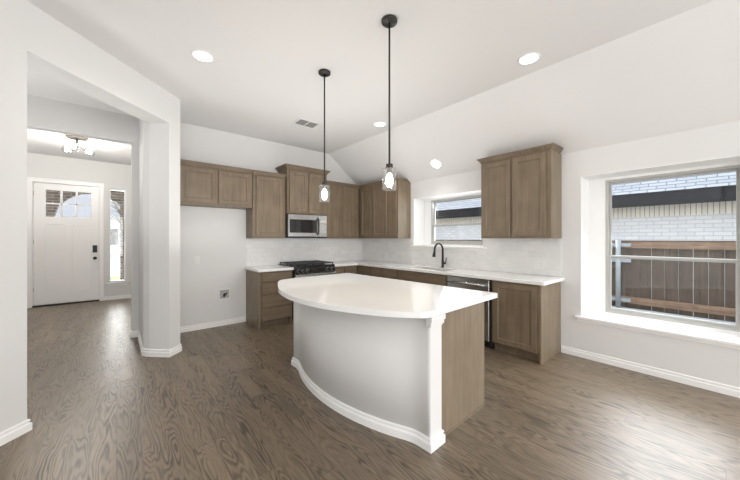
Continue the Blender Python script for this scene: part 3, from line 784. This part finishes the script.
fl = thing('foyer_ceiling_light', 'semi-flush nickel ceiling light with clear glass shades in the foyer', 'ceiling light', (-.508, 7.055, ZC))
MB().lathe([(0, 0), (.14, 0), (.14, -.018), (.13, -.034), (0, -.036)], (0, 0, -.0005), 32).build('canopy', M_canopy, fl)
MB().tube([(0, 0, -.028), (0, 0, -.135)], .012, 12).build('stem', M_steel2, fl)
MB().lathe([(0, -.13), (.105, -.132), (.105, -.142), (0, -.144)], (0, 0, 0), 28).build('plate', M_steel2, fl)
for k in range(3):
    a = R(20+120*k); cx, cy_ = .16*math.cos(a), .16*math.sin(a)
    ar = MB().tube([(.05*math.cos(a), .05*math.sin(a), -.138), (cx, cy_, -.145)], .008, 8).build('arm', M_steel2, fl)
    MB().lathe([(.022, -.085), (.055, -.095), (.070, -.125), (.072, -.160), (.062, -.200), (.060, -.200), (.069, -.160), (.067, -.127), (.052, -.098), (.022, -.088)], (cx, cy_, -.06), 24).build('glass_shade', M_shade, ar)
    MB().lathe([(0, -.085), (.014, -.09), (.020, -.12), (.030, -.145), (.024, -.170), (0, -.178)], (cx, cy_, -.06), 16).build('bulb', M_bulbw, ar)
lamp('foyer_glow', 'POINT', (0, 0, -.32), 62, (1, .95, .88), radius=.12, parent=fl)

# ------------------------------------------------------------------ outlets and the water box
def outlet(loc, rz, label, w=.072, double=False, group=None):
    p = thing('wall_outlet', label, 'outlet', loc, rz, group)
    MB().box(-w/2, w/2, -.006, -.0002, -.057, .057, .002).build('cover_plate', M_plastic, p)
    cs = [0] if w < .1 else [-.023, .023]
    for c0 in cs:
        for z in (-.022, .022):
            s = MB()
            s.box(c0-.008, c0-.005, -.0068, -.0058, z-.006, z+.006); s.box(c0+.005, c0+.008, -.0068, -.0058, z-.006, z+.006)
            s.build('socket', M_vinylg, p)
outlet((.933, YB, 1.058), 0, 'white outlet on the bare wall of the fridge space')
outlet((XR-.008, 2.02, 1.045), R(-90), 'white outlet on the backsplash nearest the dishwasher', .118, group='outlets on the side backsplash')
outlet((XR-.008, 1.55, 1.045), R(-90), 'white outlet on the backsplash near the right counter end', .118, group='outlets on the side backsplash')
outlet((XR-.008, 4.40, 1.045), R(-90), 'white outlet on the backsplash left of the sink window', group='outlets on the side backsplash')
wbx = thing('water_supply_box', 'recessed white icemaker valve box low on the fridge wall', 'valve box', (1.318, YB, .495))
MB().grid([-.085, -.068, .068, .085], [-.085, -.068, .068, .085], lambda x, z: abs(x) < .068 and abs(z) < .068, -.010, -.0005, 'XZ').build('flange', M_plastic, wbx)
MB().box(-.068, .068, -.002, -.0006, -.068, .068).build('recess', plain('box_inside', (.42, .42, .41), .6), wbx)
vl = MB(); vl.tube([(-.005, -.012, -.045), (-.005, -.012, .005)], .010, 10); vl.tube([(-.005, -.012, .002), (.035, -.020, .012)], .009, 8); vl.lathe([(0, -.012), (.018, -.012), (.018, -.004), (0, -.004)], (-.005, -.012, -.012), 12, True, 'Y')
vl.build('valve', M_darkmetal, wbx)

# ------------------------------------------------------------------ outside the right wall
g = struct('ground_side_yard', MB().box(XWo+.02, 22, -14, 20, -.3, -.05), M_conc, label='pale concrete strip between the house and the fence', cat='ground')
fn = thing('yard_fence', 'dark cedar privacy fence seen through the large window', 'fence', (8.0, 2, -.05))
bd = MB(); y = -8.0
random.seed(3)
while y < 10:
    bd.box(.10, .12, y+.001, y+.186-random.choice([0, 0, 0, .003]), 0, 1.375+random.uniform(-.006, .006)); y += .188
bd.build('boards', M_fence, fn)
MB().box(.04, .099, -8, 10, 1.238, 1.375).build('top_rail', M_rail, fn)
MB().box(.04, .099, -8, 10, .10, .235).build('bottom_rail', M_rail, fn)
MB().box(.02, .16, -8, 10, 1.376, 1.392).build('cap_board', M_fence, fn)
def post(y, lbl):
    p = MB().tube([(-.01, y, 0), (-.01, y, 1.40)], .045, 14).build('steel_post', M_galv, fn)
    for z in (1.30, .98, .17):
        b = MB().box(-.02, .045, y-.20, y+.20, z-.035, z+.035, .004).build('bracket', M_galv, p)
post(-.55, '')
post(2.0, '')
post(-3.1, '')
nh = thing('neighbouring_house', 'pale brick neighbouring house with light shingle roof and dark gutter', 'house', (11, 2, -.05))
MB().box(0, .3, -9, 16, 0, 2.02).build('brick_wall', M_brickw, nh)
MB().box(-.004, .3, -9, 16, 2.02, 2.42).build('soldier_course', M_soldier, nh)
gt = MB(); gt.box(-.5, -.38, -9.3, 16.3, 2.31, 2.61, .01); gt.box(-.52, .3, -9.3, 16.3, 2.595, 2.615)
gt.box(-.40, 0, -9.3, 16.3, 2.31, 2.33)
gt.build('gutter', M_eave, nh)
MB().prism([(-.54, 2.62), (4.2, 6.4), (4.2, 6.3), (-.42, 2.60)], -9.3, 16.3, 'XZ').build('roof', M_shingle, nh)

# ------------------------------------------------------------------ outside the front door
struct('ground_porch', MB().box(-6, 6, 9.13, 11.2, -.2, -.02), M_conc, label='concrete porch floor outside the front door', cat='ground')
struct('ground_lawn', MB().box(-25, 25, 11.2, 15, -.3, -.05), M_grass, label='lawn beyond the front porch', cat='ground')
struct('ground_street', MB().box(-60, 60, 15, 60, -.35, -.08), M_street, label='pale driveway and street beyond the lawn', cat='ground')
pa = MB()
pts = [(-3.2, -.02), (-1.2, -.02), (-1.2, 1.95)]
for k in range(1, 20):
    u = k/20; x = -1.2+1.28*u
    pts.append((x, 2.34+.24*math.sin(PI*u)-.25*(1-u)**6))
pts += [(.08, 2.33), (.08, -.02), (1.2, -.02), (1.2, 3.4), (-3.2, 3.4)]
pa.prism(pts, 10.8, 11.05, 'XZ')
tag(pa.build('porch_arch', M_brickb), 'brown brick arch of the front porch seen through the door glass', 'arch')
struct('ceiling_porch', MB().box(-3.2, 3, 9.13, 11.05, 3.0, 3.1), M_trim)
h2 = thing('street_house', 'pale house with grey roof across the street, seen through the sidelight', 'house', (0, 34, -.08))
MB().box(-9, 7, 0, 8, 0, 3.3).build('walls', M_house, h2)
MB().prism([(-9.6, 3.2), (7.6, 3.2), (3.4, 4.9), (.6, 4.3), (-2.2, 5.3), (-5.5, 4.4)], -.6, 8.6, 'XZ').build('roof', M_roofd, h2)
for x in (-6, -1.2, 3): MB().box(x, x+1.3, -.03, .01, .9, 2.3).build('window', M_bglass, h2)
tr = thing('yard_tree', 'bare brown tree behind the lawn, seen through the sidelight', 'tree', (.3, 22, -.08))
MB().tube([(0, 0, 0), (.05, 0, 1.5), (0, .05, 3.0)], [.14, .11, .07], 10).build('trunk', M_leaf, tr)
cr = MB(); random.seed(5)
for k in range(60):
    a, e = random.uniform(0, 2*PI), random.uniform(.2, 1.2); L = random.uniform(.7, 1.6)
    z = random.uniform(1.3, 3.0)
    p0 = Vector((0, 0, z)); d = Vector((math.cos(a)*math.cos(e), math.sin(a)*math.cos(e), math.sin(e)))*L
    cr.tube([p0, p0+d*.5+Vector((0, 0, .05)), p0+d], [.03, .018, .006], 5)
cr.build('branches', M_leaf, tr)
